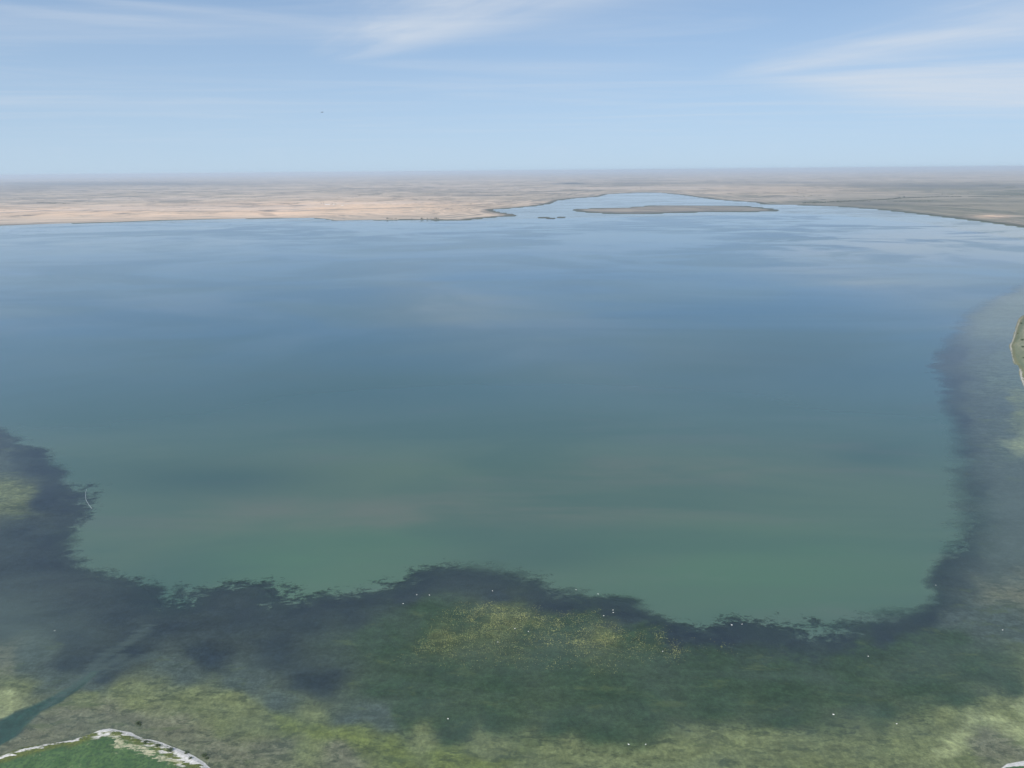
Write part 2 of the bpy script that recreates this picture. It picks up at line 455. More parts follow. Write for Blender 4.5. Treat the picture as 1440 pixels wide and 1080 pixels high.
i0 = np.arange(nr - 1)[:, None] * nc
j0 = np.arange(nc)[None, :]
j1 = (j0 + 1) % nc
quads = np.stack([i0 + j0, i0 + j1, i0 + nc + j1, i0 + nc + j0], -1).reshape(-1, 4)
ter = make_sheet('terrain', P, z, quads,
                 dict(shore=np.clip(shore, -400, 4000), deep=np.clip(deep, -400, 400), rim=np.maximum(rim, rim3), cream=cream, rim2=rim2, green=green, dark=dark, warm=warm,
                      meadow=meadow, reed=reed, halo=0.85 - 0.6 * np.clip((px_ - 1290) / 60, 0, 1)), dict(bed=bed))
tag(ter, 'tan steppe, green shore meadow and shallow lake bed', kind='structure')

m, t = new_mat('steppe_and_lake_bed')
ter.data.materials.append(m)
pos = t.n('ShaderNodeNewGeometry').outputs['Position']
A = {k_: t.attr(k_) for k_ in ('shore', 'deep', 'rim', 'cream', 'rim2', 'green', 'dark', 'warm', 'meadow', 'reed')}
fine = t.noise(pos, 0.55, 5, 0.65)
mid = t.noise(pos, 0.09, 5, 0.6)
big = t.noise(pos, 0.012, 5, 0.6)
far1 = t.noise(t.mapv(pos, rot=(0, 0, R(20)), scale=(0.0007, 0.0011, 1)), 1.0, 8, 0.72, 0.5)
far2 = t.noise(t.mapv(pos, rot=(0, 0, R(-12)), scale=(0.0002, 0.00042, 1)), 1.0, 5, 0.6)
far3 = t.noise(t.mapv(pos, scale=(0.004, 0.0014, 1)), 1.0, 6, 0.7)
# steppe
steppe = t.mix(t.ss(far1, 0.43, 0.59), (.43, .36, .285), (.175, .168, .15))
steppe = t.mix(t.mul(A['warm'], t.ss(far3, 0.32, 0.56, 0.4, 1.0)), steppe, (.74, .525, .36))
fieldn = t.n('ShaderNodeTexVoronoi', {'Vector': t.mapv(pos, rot=(0, 0, R(14)), scale=(0.00042, 0.0008, 0)), 'Scale': 1.0, 'Randomness': 0.8}, distance='CHEBYCHEV')
fv = t.n('ShaderNodeSeparateColor', {'Color': fieldn.outputs['Color']}).outputs[0]
steppe = t.mix(t.mul(t.ss(fv, 0.55, 0.9), t.lin(A['green'], 0, 1, 0.18, 0.4)), steppe, (.12, .125, .095))
steppe = t.mix(t.mul(t.ss(fv, 0.35, 0.1), 0.45), steppe, (.46, .39, .33))
lane = t.n('ShaderNodeTexVoronoi', {'Vector': t.mapv(pos, rot=(0, 0, R(-21)), scale=(0.0003, 0.0006, 0)), 'Scale': 1.0}, feature='DISTANCE_TO_EDGE').outputs['Distance']
steppe = t.mix(t.mul(t.ss(lane, 0.03, 0.01), t.ss(far2, .4, .55), .55), steppe, (.12, .11, .10))
greenc = t.mix(t.ss(far1, 0.4, 0.6), (.065, .085, .065), (.125, .13, .10))
greenc = t.mix(t.ss(far3, 0.62, 0.75, 0, .7), greenc, (.24, .21, .17))
gf = t.m('MULTIPLY', A['green'], t.ss(t.add(far2, t.mul(far1, 0.4)), 0.45, 0.8, 1.15, 0.45), clamp=True)
steppe = t.mix(gf, steppe, greenc)
steppe = t.mix(t.m('MULTIPLY', A['dark'], t.ss(far1, 0.3, 0.6, 0.5, 1.0), clamp=True), steppe, (.06, .075, .085))
scrub = t.n('ShaderNodeTexNoise', {'Vector': t.mapv(pos, rot=(0, 0, R(8)), scale=(0.0022, 0.0016, 1)), 'Scale': 1.0, 'Detail': 8.0, 'Roughness': 0.78}).outputs[0]
steppe = t.mix(t.ss(scrub, 0.55, 0.63, 0, .8), steppe, (.07, .072, .068))
# reeds along the far water line
rd = t.mul(t.ss(t.add(A['shore'], t.mul(t.sub(big, 0.5), t.lin(A['reed'], .35, 1, 60, 190))), t.lin(A['reed'], .35, 1, 26, 105), t.lin(A['reed'], .35, 1, 8, 40)), A['reed'])
steppe = t.mix(t.m('MULTIPLY', rd, 0.85, clamp=True), steppe, (.055, .065, .05))
# meadow at the near shore
grass = t.mix(t.ss(mid, 0.35, 0.65), (.052, .105, .048), (.085, .15, .062))
grass = t.mix(t.ss(t.noise(pos, 0.42, 3, 0.6), 0.42, 0.62, 0, .8), grass, (.043, .080, .046))
grass = t.mix(t.ss(t.noise(pos, 0.16, 4, 0.7), 0.62, 0.72, 0, .55), grass, (.24, .25, .15))
ol = t.ss(t.add(A['rim'], t.mul(t.sub(mid, 0.5), 8)), -8.5, -3.0)
grass = t.mix(t.mul(ol, 0.85), grass, t.mix(t.ss(fine, .4, .6), (.13, .15, .045), (.07, .085, .035)))
dg = t.mapv(pos, rot=(0, 0, R(-50)), scale=(0.13, 0.55, 1))
fing = t.noise(dg, 1.0, 4, 0.6)
edge = t.mul(t.sub(t.noise(pos, 0.5, 4, 0.6), 0.5), 2.2)
cm = t.ss(t.add(A['cream'], t.mul(t.sub(fing, 0.5), 22), t.mul(edge, 1.6)), -0.5, 0.8)
grass = t.mix(t.mul(cm, t.ss(t.noise(pos, 0.28, 4, 0.7), .36, .58, .25, 1.0)), grass, t.mix(mid, (.50, .47, .33), (.26, .27, .17)))
wm = t.ss(t.add(A['rim'], t.mul(t.sub(fing, 0.5), 13.0), t.mul(edge, 1.3)), -0.1, 0.7)
white = t.mix(t.ss(fine, 0.3, 0.7), (.64, .63, .60), (.44, .43, .39))
spur = t.mul(t.ss(t.noise(t.mapv(pos, rot=(0, 0, R(-50)), scale=(0.10, 0.42, 1), loc=(3, 9, 0)), 1.0, 3, 0.5), 0.50, 0.57), t.ss(A['cream'], -11, -4), t.ss(t.add(A['rim'], t.mul(edge, 1.5)), -6.5, -3.5))
wm = t.m('MAXIMUM', wm, t.mul(spur, 0.9))
wm2 = t.ss(t.add(A['rim2'], t.mul(edge, 1.2)), -0.4, 0.5)
wm = t.m('MAXIMUM', wm, wm2)
grass = t.mix(wm, grass, white)
dry = t.mix(t.ss(mid, 0.35, 0.6), (.30, .30, .20), (.13, .165, .07))
land = t.mix(A['meadow'], steppe, grass)
# lake bed
bedc = t.attr('bed', 'Color')
strk = t.noise(t.mapv(pos, rot=(0, 0, R(28)), scale=(0.028, 0.085, 1)), 1.0, 6, 0.65, 0.7)
mot = t.noise(pos, 0.11, 6, 0.7, 0.5)
bm = t.mul(t.ss(strk, 0.32, 0.68, 0.84, 1.18), t.ss(mot, 0.32, 0.7, 0.8, 1.22), t.ss(t.noise(pos, 0.3, 5, 0.75), 0.36, 0.64, 0.8, 1.2))
bedm = t.mix(1.0, bedc, t.grey(bm), 'MULTIPLY')
lumn = t.n('ShaderNodeSeparateColor', {'Color': bedc}).outputs[1]
clump = t.ss(t.add(t.noise(t.mapv(pos, rot=(0, 0, R(33)), scale=(0.07, 0.16, 1)), 1.0, 6, 0.72, 0.4), t.mul(lumn, -0.35)), 0.44, 0.54)
bedm = t.mix(t.mul(clump, t.mul(t.ss(lumn, 0.05, 0.14, 0.1, 0.6), t.ss(lumn, 0.22, 0.16, 0.35, 1.0))), bedm, (.028, .042, .030))
gp = t.ss(t.noise(t.mapv(pos, rot=(0, 0, R(38)), scale=(0.03, 0.075, 1), loc=(31, 7, 0)), 1.0, 6, 0.7, 0.3), 0.54, 0.68)
bedm = t.mix(t.mul(gp, t.ss(lumn, 0.04, 0.06, 0.0, 0.5)), bedm, (.10, .125, .055))
rn = t.noise(pos, 0.03, 6, 0.7)
bedm = t.mix(t.mul(t.ss(t.add(A['deep'], t.mul(t.sub(rn, 0.5), 170)), 52, -4), t.ss(A['deep'], 90, 30), t.attr('halo')), bedm, (.018, .027, .048))
wet = t.ss(A['shore'], -0.6, 0.3)
col = t.mix(wet, bedm, land)
bump = t.n('ShaderNodeBump', {'Strength': 0.5, 'Distance': 0.6, 'Height': t.add(fine, mid)})
bs = t.n('ShaderNodeBsdfPrincipled', {'Base Color': col, 'Roughness': 0.95, 'Normal': bump.outputs[0], 'Specular IOR Level': 0.15})
t.out(bs.outputs[0])

# ------------------------------------------------------------------ the water
si, sj = 1, 2
ri = np.arange(0, nr, 1)
keep_rows = np.arange(0, nr)[(rows < 16000)]
cidx = np.concatenate([np.arange(0, len(dense), sj), np.arange(len(dense), nc)])
Pw = P.reshape(nr, nc, 2)[keep_rows][:, cidx].reshape(-1, 2)
def sub(v):
    return v.reshape(nr, nc)[keep_rows][:, cidx].ravel()
shw = sub(shore)
nrw, ncw = len(keep_rows), len(cidx)
i0 = np.arange(nrw - 1)[:, None] * ncw
j0 = np.arange(ncw)[None, :]
j1 = (j0 + 1) % ncw
qw = np.stack([i0 + j0, i0 + j1, i0 + ncw + j1, i0 + ncw + j0], -1).reshape(-1, 4)
qw = qw[(shw[qw].min(axis=1) < 3.0)]
used = np.unique(qw)
remap = np.zeros(len(Pw), np.int64)
remap[used] = np.arange(len(used))
px2, py2 = sub(px_)[used], sub(py_)[used]


def patch2(x, y, rx, ry):
    return np.exp(-(((px2 - x) / rx) ** 2 + ((py2 - y) / ry) ** 2))


murk = (patch2(0, 870, 110, 60) * 0.3 + patch2(1430, 720, 90, 110) * 0.35)
greenw = patch2(430, 790, 150, 60) + patch2(1080, 800, 260, 60) + patch2(560, 770, 90, 40) * 0.5
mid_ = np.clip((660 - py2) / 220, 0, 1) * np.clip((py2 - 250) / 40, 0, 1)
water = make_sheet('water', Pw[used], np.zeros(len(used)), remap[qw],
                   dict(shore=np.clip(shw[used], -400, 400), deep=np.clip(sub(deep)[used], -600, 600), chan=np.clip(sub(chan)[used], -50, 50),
                        plume=np.clip(sub(plume)[used], -50, 50), murk=murk, greenw=greenw, mid=mid_, soft=np.clip((px2 - 1290) / 60, 0, 1) * np.clip((790 - py2) / 60, 0, 1) + patch2(700, 800, 70, 30) * .8, pale_streak=np.clip(patch2(650, 722, 260, 22) + patch2(930, 660, 130, 22) * .7 + patch2(330, 720, 150, 30) * .5 + patch2(1150, 650, 120, 30) * .3, 0, 1), dark_water=np.clip(patch2(300, 672, 170, 26) + patch2(1090, 500, 160, 40) * .7 + patch2(580, 445, 70, 14) * .8 + patch2(1230, 640, 70, 20) * .6 + patch2(760, 785, 110, 22) * .5 + patch2(480, 560, 200, 30) * .3, 0, 1), windy=np.clip(0.12 + patch2(1250, 325, 260, 35) * 1.1 + patch2(300, 325, 420, 14) * 0.5 + patch2(760, 335, 300, 25) * 0.35, 0, 1)))
tag(water, 'calm lake water, cloudy green in the middle and clear over the weed beds', kind='structure')
m, t = new_mat('lake_water')
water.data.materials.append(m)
pos = t.n('ShaderNodeNewGeometry').outputs['Position']
dp, sh_, ch_, pl_, mk_, gw_ = (t.attr(k_) for k_ in ('deep', 'shore', 'chan', 'plume', 'murk', 'greenw'))
ea = t.noise(t.mapv(pos, rot=(0, 0, R(12)), scale=(0.011, 0.022, 1)), 1.0, 3, 0.5)
eb = t.noise(t.mapv(pos, rot=(0, 0, R(-24)), scale=(0.055, 0.085, 1)), 1.0, 7, 0.78, 0.3)
fray = t.ss(t.noise(pos, 0.006, 2, 0.5), 0.38, 0.62, 0.3, 1.4)
soft = t.attr('soft')
fray = t.mul(fray, t.mad(soft, -0.6, 1.0))
ew = t.add(dp, t.mul(t.sub(ea, 0.5), 60), t.mul(t.sub(eb, 0.5), 85, fray))
e3 = t.noise(t.mapv(pos, rot=(0, 0, R(-18)), scale=(0.2, 0.3, 1)), 1.0, 5, 0.75)
ew = t.add(ew, t.mul(t.sub(e3, 0.5), 34, fray))
ew = t.m('DIVIDE', ew, t.mad(soft, 1.8, 1.0))
op = t.add(t.mul(t.ss(ew, 7.0, -10.0), 0.66), t.mul(t.ss(ew, 45.0, -18.0), 0.34))
wob = t.noise(t.mapv(pos, rot=(0, 0, R(30)), scale=(0.01, 0.018, 1)), 1.0, 6, 0.65, 0.5)
# murk: cloudy green water, opaque beyond the weed; pale stirred water in the river plume
shallow_op = t.add(t.ss(wob, 0.35, 0.7, 0.07, 0.24), mk_, t.mul(t.ss(ch_, -2, 3), 0.1), t.mul(t.ss(t.add(pl_, t.mul(t.sub(t.noise(t.mapv(pos, rot=(0, 0, R(-48)), scale=(0.02, 0.22, 1)), 1.0, 5, 0.65), 0.5), 26)), -5.0, 5.0), 0.24))
op = t.m('MAXIMUM', t.mul(op, 0.96), shallow_op)
op = t.m('MINIMUM', op, 0.97)
w1 = t.noise(t.mapv(pos, rot=(0, 0, R(8)), scale=(0.0012, 0.0034, 1)), 1.0, 5, 0.55, 0.8)
w2 = t.noise(t.mapv(pos, rot=(0, 0, R(-14)), scale=(0.004, 0.015, 1)), 1.0, 6, 0.6, 0.5)
bc = t.mix(t.ss(w1, 0.35, 0.65), (.056, .106, .092), (.078, .126, .098))
bc = t.mix(t.mul(gw_, t.ss(w2, .3, .7, .45, 1.0)), bc, (.068, .138, .094))
bc = t.mix(t.ss(w2, 0.5, 0.75, 0, .35), bc, (.098, .122, .112))
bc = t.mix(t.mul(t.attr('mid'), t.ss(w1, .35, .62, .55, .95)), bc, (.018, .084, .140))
bc = t.mix(t.mul(t.attr('pale_streak'), t.ss(t.add(w2, t.mul(w1, .5)), 0.58, 0.9, .15, .85)), bc, (.108, .128, .110))  # paler grey-green streaks mixed into the mid-lake water colour
bc = t.mix(t.mul(t.attr('dark_water'), 0.6), bc, (.026, .070, .078))  # patches where the water's own colour is darker
shm = t.ss(dp, 40, -10)
bc = t.mix(shm, (.105, .15, .135), bc)
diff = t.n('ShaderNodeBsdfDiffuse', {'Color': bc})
tr = t.n('ShaderNodeBsdfTransparent', {'Color': (.90, .96, .93, 1)})
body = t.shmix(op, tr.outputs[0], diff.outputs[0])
# wind: rippled lanes between slick ones
r1 = t.noise(t.mapv(pos, rot=(0, 0, R(6)), scale=(0.0008, 0.0013, 1)), 1.0, 5, 0.6, 1.2)
r2 = t.noise(t.mapv(pos, rot=(0, 0, R(-9)), scale=(0.0022, 0.0045, 1), loc=(5, 3, 0)), 1.0, 5, 0.6, 0.8)
wz = t.attr('windy')
rip = t.add(t.mul(t.ss(t.add(t.mul(r1, 0.6), t.mul(r2, 0.4)), 0.46, 0.55), wz), t.mul(t.ss(r1, 0.35, 0.65), t.m('SUBTRACT', 1.0, wz), 0.6))
rough = t.lin(rip, 0, 1, 0.025, 0.22)
bn = t.noise(t.mapv(pos, rot=(0, 0, R(-10)), scale=(0.35, 0.9, 1)), 1.0, 3, 0.6)
bump = t.n('ShaderNodeBump', {'Strength': t.lin(rip, 0, 1, 0.01, 0.05), 'Distance': 0.1, 'Height': bn})
fr = t.n('ShaderNodeFresnel', {'IOR': 1.333, 'Normal': bump.outputs[0]})
gl_ = t.n('ShaderNodeBsdfGlossy', {'Color': (1, 1, 1, 1), 'Roughness': rough, 'Normal': bump.outputs[0]})
sh = t.shmix(t.mul(t.m('MINIMUM', fr.outputs[0], 0.95), t.lin(rip, 0, 1, 1.06, 0.82)), body, gl_.outputs[0])
t.out(sh)

# ------------------------------------------------------------------ haze
me = bpy.data.meshes.new('haze')
bmh = bmesh.new()
bmesh.ops.create_cube(bmh, size=1.0)
bmh.to_mesh(me)
bmh.free()
hz = bpy.data.objects.new('haze', me)
HB, HT = -8.0, 424.0
hz.scale = (400000, 400000, HT - HB)
hz.location = (0, 0, (HT + HB) / 2)
C.objects.link(hz)
tag(hz, 'thin blue haze over the steppe', kind='stuff')
m, t = new_mat('haze')
vol = t.n('ShaderNodeVolumePrincipled', {'Color': (.80, .90, 1.0, 1), 'Density': 2.6e-5, 'Anisotropy': 0.25})
t.out(None, vol.outputs[0])
me.materials.append(m)


# ------------------------------------------------------------------ plain materials for the things
def flat(name, col, rough=0.8, var=0.25, scale=3.0):
    m, t = new_mat(name)
    p_ = t.n('ShaderNodeTexCoord').outputs['Object']
    n_ = t.ss(t.noise(p_, scale, 4, 0.6), 0.3, 0.7, 1 - var, 1 + var)
    c_ = t.mix(1.0, tuple(col), t.grey(n_), 'MULTIPLY')
    b_ = t.n('ShaderNodeBsdfPrincipled', {'Base Color': c_, 'Roughness': rough})
    t.out(b_.outputs[0])
    return m


M = dict(feather=flat('white_feather', (.82, .82, .80), .7, .05), bill=flat('orange_bill', (.55, .22, .05), .5, .1), dark_feather=flat('grey_feather', (.10, .10, .11), .7, .2),
         leaf=flat('dark_foliage', (.042, .062, .035), .9, .4, .6), bark=flat('bark', (.09, .07, .05), .9, .3), shrub=flat('shrub_foliage', (.06, .09, .04), .9, .4, 1.5),
         lime=flat('whitewashed_wall', (.72, .70, .66), .85, .1), roof=flat('pale_sheet_roof', (.55, .54, .52), .6, .1), door=flat('dark_door', (.08, .08, .08), .7, .1),
         rope=flat('pale_rope', (.30, .35, .38), .8, .1), floatm=flat('pale_float', (.42, .47, .50), .6, .1), pond=flat('yellow_pondweed', (.225, .24, .09), .9, .45, .08),
         tuft=flat('grass_tuft', (.085, .125, .05), .95, .45, .05), drywood=flat('bleached_driftwood', (.45, .43, .38), .9, .2))


def link(name, bmx, mat, parent=None, smooth=False):
    me_ = bpy.data.meshes.new(name)
    bmx.to_mesh(me_)
    bmx.free()
    me_.materials.append(mat)
    if smooth:
        me_.shade_smooth()
    o = bpy.data.objects.new(name, me_)
    C.objects.link(o)
    o.parent = parent
    return o


def empty(name, loc, rz=0.0):
    o = bpy.data.objects.new(name, None)
    o.empty_display_size = 1
    o.location = loc
    o.rotation_euler = (0, 0, rz)
    C.objects.link(o)
    return o


def copy_thing(root, name=None):
    c = root.copy()
    C.objects.link(c)
    for ch in root.children:
        d = ch.copy()
        C.objects.link(d)
        d.parent = c
    return c


def tube(bmx, pts, rad, seg=8):
    """skin a tapering tube round a path; closed at both ends"""
    rings = []
    for i, p in enumerate(pts):
        p = Vector(p)
        d = (Vector(pts[min(i + 1, len(pts) - 1)]) - Vector(pts[max(i - 1, 0)])).normalized()
        u = d.cross(Vector((0, 1, 0)) if abs(d.y) < 0.9 else Vector((1, 0, 0))).normalized()
        v = d.cross(u)
        r_ = rad[i] if hasattr(rad, '__len__') else rad
        ru, rv = r_ if isinstance(r_, tuple) else (r_, r_)
        rings.append([bmx.verts.new(p + u * ru * math.cos(2 * math.pi * k / seg) + v * rv * math.sin(2 * math.pi * k / seg)) for k in range(seg)])
    for a_, b_ in zip(rings, rings[1:]):
        for k in range(seg):
            bmx.faces.new((a_[k], a_[(k + 1) % seg], b_[(k + 1) % seg], b_[k]))
    bmx.faces.new(rings[0][::-1])
    bmx.faces.new(rings[-1])


def blob(bmx, c, r, sub_=1, jit=0.2, squash=1.0):
    ret = bmesh.ops.create_icosphere(bmx, subdivisions=sub_, radius=1.0)
    for v in ret['verts']:
        k_ = 1 + random.uniform(-jit, jit)
        v.co = Vector((v.co.x * r * k_, v.co.y * r * k_, v.co.z * r * squash * k_)) + Vector(c)


def box(bmx, c, s_):
    ret = bmesh.ops.create_cube(bmx, size=1.0)
    for v in ret['verts']:
        v.co = Vector((v.co.x * s_[0], v.co.y * s_[1], v.co.z * s_[2])) + Vector(c)


# ------------------------------------------------------------------ height of the ground at a point, from the sheet itself
from mathutils.bvhtree import BVHTree


def rowcol(x, y):
    r_ = math.hypot(x, y)
    a_ = math.atan2(x, y)
    if a_ < dense[0]:
        a_ += 2 * math.pi
    return min(np.searchsorted(rows, r_), nr - 1), min(np.searchsorted(cols, a_), nc - 1)


Z2, SH2 = z.reshape(nr, nc), shore.reshape(nr, nc)


def gz(x, y):
    i, j = rowcol(x, y)
    return float(Z2[i, j])


def gshore(x, y):
    i, j = rowcol(x, y)
    return float(SH2[i, j])


def onland(px, py):
    """ground point at a pixel of the photo, stepped back from the water if it fell into it"""
    p = ground(px, py)
    for _ in range(40):
        if gshore(p.x, p.y) > 3:
            break
        p = p + Vector((0, 1, 0)) * 6
    p.z = gz(p.x, p.y) - 0.1
    return p


# ------------------------------------------------------------------ water birds
def make_swan():
    root = empty('swan', (0, 0, 0))
    b = bmesh.new()
    tube(b, [(-.78, 0, .26), (-.62, 0, .24), (-.35, 0, .17), (0, 0, .15), (.3, 0, .15), (.48, 0, .22), (.55, 0, .38), (.50, 0, .56), (.50, 0, .72), (.58, 0, .84), (.68, 0, .86), (.76, 0, .82)],
         [.02, (.10, .07), (.22, .19), (.28, .24), (.25, .22), (.14, .14), (.075, .075), (.05, .05), (.045, .045), (.06, .055), (.07, .06), (.03, .03)], 10)
    link('body', b, M['feather'], root, True)
    for sgn in (-1, 1):
        b = bmesh.new()
        tube(b, [(-.72, .05 * sgn, .36), (-.45, .16 * sgn, .34), (-.1, .22 * sgn, .30), (.22, .17 * sgn, .27), (.34, .1 * sgn, .25)], [.015, (.10, .06), (.16, .09), (.12, .08), .02], 8)
        link('wing', b, M['feather'], root, True)
    b = bmesh.new()
    tube(b, [(.75, 0, .82), (.84, 0, .79), (.88, 0, .775)], [.03, (.028, .018), .012], 6)
    link('bill', b, M['bill'], root)
    return root


BIRDS = [
    (567, 849, 'lone bright white swan on the dark weed left of the yellow pondweed'),
    (586, 836.5, 'left one of two swans on the dark bulge of weed left of centre'),
    (604, 837, 'right one of two swans on the dark bulge of weed left of centre'),
    (692.5, 831, 'white swan just above the top of the yellow pondweed patch'),
    (724, 884, 'white swan among the brightest yellow pondweed'),
    (700, 903, 'white swan at the lower edge of the yellow pondweed'),
    (743, 888, 'white swan right of the brightest pondweed'),
    (810, 829.5, 'swan on green water at the upper edge of the weed right of centre'),
    (841, 835.5, 'swan on the dark weed edge above a trio of swans'),
    (862, 858, 'upper right of the three swans above the right end of the pondweed'),
    (862.5, 861.5, 'middle of the three swans above the right end of the pondweed'),
    (849, 866, 'lower left of the three swans above the right end of the pondweed'),
    (1029, 879, 'brightest swan of the pair on the dark weed bulge right of centre'),
    (1043.5, 878, 'right swan of the pair on the dark weed bulge right of centre'),
    (932, 916, 'white swan by the right tip of the yellow pondweed'),
    (1221, 923, 'white swan alone on dark green shallows at lower right'),
    (1316, 823, 'white swan on the dark weed in the lower right bend of the lake'),
    (1410, 886, 'white swan near the right shore below the bend of the weed'),
    (1172, 1005, 'swan on dark shallows above the pale lower right shore'),
    (1261, 1018, 'swan at the rim of the pale sand at lower right'),
    (884, 1047, 'left swan of the pair at the bottom edge of the dark shallows'),
    (908, 1047, 'right swan of the pair at the bottom edge of the dark shallows'),
    (630, 1011, 'swan on a pale spot in the shallows at bottom centre'),
    (77, 887, 'white swan on dark blue shallows left of the river plume'),
]
swan0 = make_swan()
for i, (bx, by, lab) in enumerate(BIRDS):
    o = swan0 if i == 0 else copy_thing(swan0)
    p = ground(bx, by)
    o.location = (p.x, p.y, -0.02)
    o.rotation_euler = (0, 0, random.choice([0, math.pi]) + random.uniform(-.7, .7))
    k_ = random.uniform(.62, .82) * (1.25 if by > 1000 or bx in (567, 1029) else 1.0)
    o.scale = (k_, k_, k_)
    tag(o, lab, 'swan', 'white swans resting on the lake')

# a dark bird gliding in the left part of the sky
root = empty('gliding_bird', tuple(Vector((0, 0, H)) + (CAMROT @ Vector(((453 - 720) / FPX, (540 - 158) / FPX, -1))) * 330), R(60))
b = bmesh.new()
tube(b, [(-.36, 0, 0), (-.2, 0, 0), (0, 0, .01), (.2, 0, .02), (.3, 0, .03), (.37, 0, .02)], [(.07, .012), (.07, .05), (.1, .09), (.075, .07), .045, .01], 8)
link('body', b, M['dark_feather'], root, True)
for sgn in (-1, 1):
    b = bmesh.new()
    tube(b, [(.05, .05 * sgn, .04), (.1, .35 * sgn, .14), (.05, .65 * sgn, .13), (-.06, .95 * sgn, .06)], [(.14, .025), (.13, .02), (.09, .014), (.02, .008)], 8)
    link('wing', b, M['dark_feather'], root, True)
tag(root, 'tiny dark bird gliding in the pale blue sky left of the cirrus', 'bird')

# ------------------------------------------------------------------ the line of floats at the left weed edge
FP = [ground(*q) for q in [(121.5, 688.5), (120.4, 693), (120.2, 698), (120.8, 702.5), (122.6, 706), (124.8, 709.5), (127, 712.5), (129, 715)]]
fl = empty('float_line', FP[3])
b = bmesh.new()
pts = []
for a_, b_ in zip(FP, FP[1:]):
    for k in range(4):
        pts.append(a_.lerp(b_, k / 4) - FP[3])
pts.append(FP[-1] - FP[3])
tube(b, [(p.x, p.y, .05 + .02 * math.sin(i)) for i, p in enumerate(pts)], .12, 6)
link('rope', b, M['rope'], fl, True)
fm = None
for i, p in enumerate(pts):
    if fm is None:
        b = bmesh.new()
        tube(b, [(-.42, 0, 0), (-.3, 0, 0), (.3, 0, 0), (.42, 0, 0)], [.06, .2, .2, .06], 8)
        f = link('float', b, M['floatm'], fl, True)
        fm = f.data
    else:
        f = bpy.data.objects.new('float', fm)
        C.objects.link(f)
        f.parent = fl
    q = pts[min(i + 1, len(pts) - 1)] - pts[max(i - 1, 0)]
    f.location = (p.x, p.y, .12)
    f.rotation_euler = (0, 0, math.atan2(q.y, q.x))
tag(fl, 'thin pale curved line of floats beside the dark weed at left', 'float line')

# ------------------------------------------------------------------ trees and shrubs
def leaf_cloud(bmx, c, rx_, rz_, n, leaf):
    for _ in range(n):
        while True:
            v = Vector((random.uniform(-1, 1), random.uniform(-1, 1), random.uniform(-1, 1)))
            if v.length < 1:
                break
        v = v * (0.55 + 0.45 * random.random()) if random.random() < .3 else v
        p = Vector((c[0] + v.x * rx_, c[1] + v.y * rx_, c[2] + v.z * rz_))
        d = Vector((random.gauss(0, 1), random.gauss(0, 1), random.gauss(0, 1))).normalized()
        e = d.orthogonal().normalized()
        f_ = d.cross(e)
        s_ = leaf * random.uniform(.6, 1.3)
        bmx.faces.new([bmx.verts.new(p + e * s_), bmx.verts.new(p + f_ * s_), bmx.verts.new(p - e * s_)])


def make_tree(name, h, w_, n, trunk=True, mat='leaf'):
    root = empty(name, (0, 0, 0))
    b = bmesh.new()
    for k in range(5):
        a_ = random.uniform(0, 6.28)
        leaf_cloud(b, (math.cos(a_) * w_ * .22, math.sin(a_) * w_ * .22, h * random.uniform(.45, .75)), w_ * .33, h * .27, n // 5, h * .055)
    link('crown', b, M[mat], root)
    b = bmesh.new()
    tube(b, [(0, 0, -.3), (0, 0, h * .25), (.03 * h, 0, h * .5), (.02 * h, .03 * h, h * .8)], [h * .035, h * .028, h * .02, h * .006], 6)
    for k in range(3):
        a_ = k * 2.1 + .4
        tube(b, [(0, 0, h * .3), (math.cos(a_) * w_ * .2, math.sin(a_) * w_ * .2, h * .55), (math.cos(a_) * w_ * .33, math.sin(a_) * w_ * .33, h * .7)], [h * .018, h * .01, h * .004], 5)
    link('trunk', b, M['bark'], root)
    return root


tree_protos = [make_tree('tree', 9, 9, 700), make_tree('tree', 7.5, 10, 700), make_tree('tree', 11, 9, 800)]
used_p = [0, 0, 0]


def place_tree(p, s_, lab, grp, k=None, cat='tree'):
    k = random.randrange(3) if k is None else k
    o = tree_protos[k] if not used_p[k] else copy_thing(tree_protos[k])
    used_p[k] = 1
    o.location = p
    o.rotation_euler = (0, 0, random.uniform(0, 6.28))
    o.scale = (s_, s_, s_)
    tag(o, lab, cat, grp)
    return o


for xs, lab in (((544.5, 546.5, 548.5, 550, 551.5), 'dark tree from the left in the leftmost clump on the far shore'), ((555, 557), 'small dark tree just right of the leftmost far shore clump'),
                ((579,), 'lone dark tree between the clumps on the far tan shore'), ((592.5, 594.5), 'dark tree of the pair left of the dotted far shore row'),
                ((601, 603.5, 606, 609, 611.5, 613.5, 615, 616.5), 'dark tree from the left in the dotted far shore row')):
    for xi, x in enumerate(xs):
        place_tree(onland(x, 308.9 + random.uniform(-.25, .1)), random.uniform(.95, 1.35), lab if len(xs) == 1 else ('first', 'second', 'third', 'fourth', 'fifth', 'sixth', 'seventh', 'last')[xi] + ' ' + lab, 'trees along the far tan shore')
for q, s_, lab in (((777, 279.8), 1.5, 'lone dark tree on the tan bank above the inlet'), ((894, 266.3), 1.6, 'left dark tree behind the top of the bay'), ((901, 266), 1.9, 'middle dark tree behind the top of the bay'),
                   ((906, 266.6), 1.3, 'right dark tree behind the top of the bay'), ((452, 287.3), 1.6, 'dark tree at the left end of the pale farm shed'), ((455, 287.4), 1.5, 'dark tree touching the left end of the farm shed'),
                   ((467.5, 288), 1.3, 'dark tree right of the pale farm shed'), ((471.5, 288), 1.2, 'second dark tree right of the pale farm shed'),
                   ((468, 308.8), .9, 'small dark tree at the notch of the far shore')):
    p = ground(*q)
    p.z = gz(p.x, p.y)
    place_tree(p, s_, lab, 'single trees on the steppe')
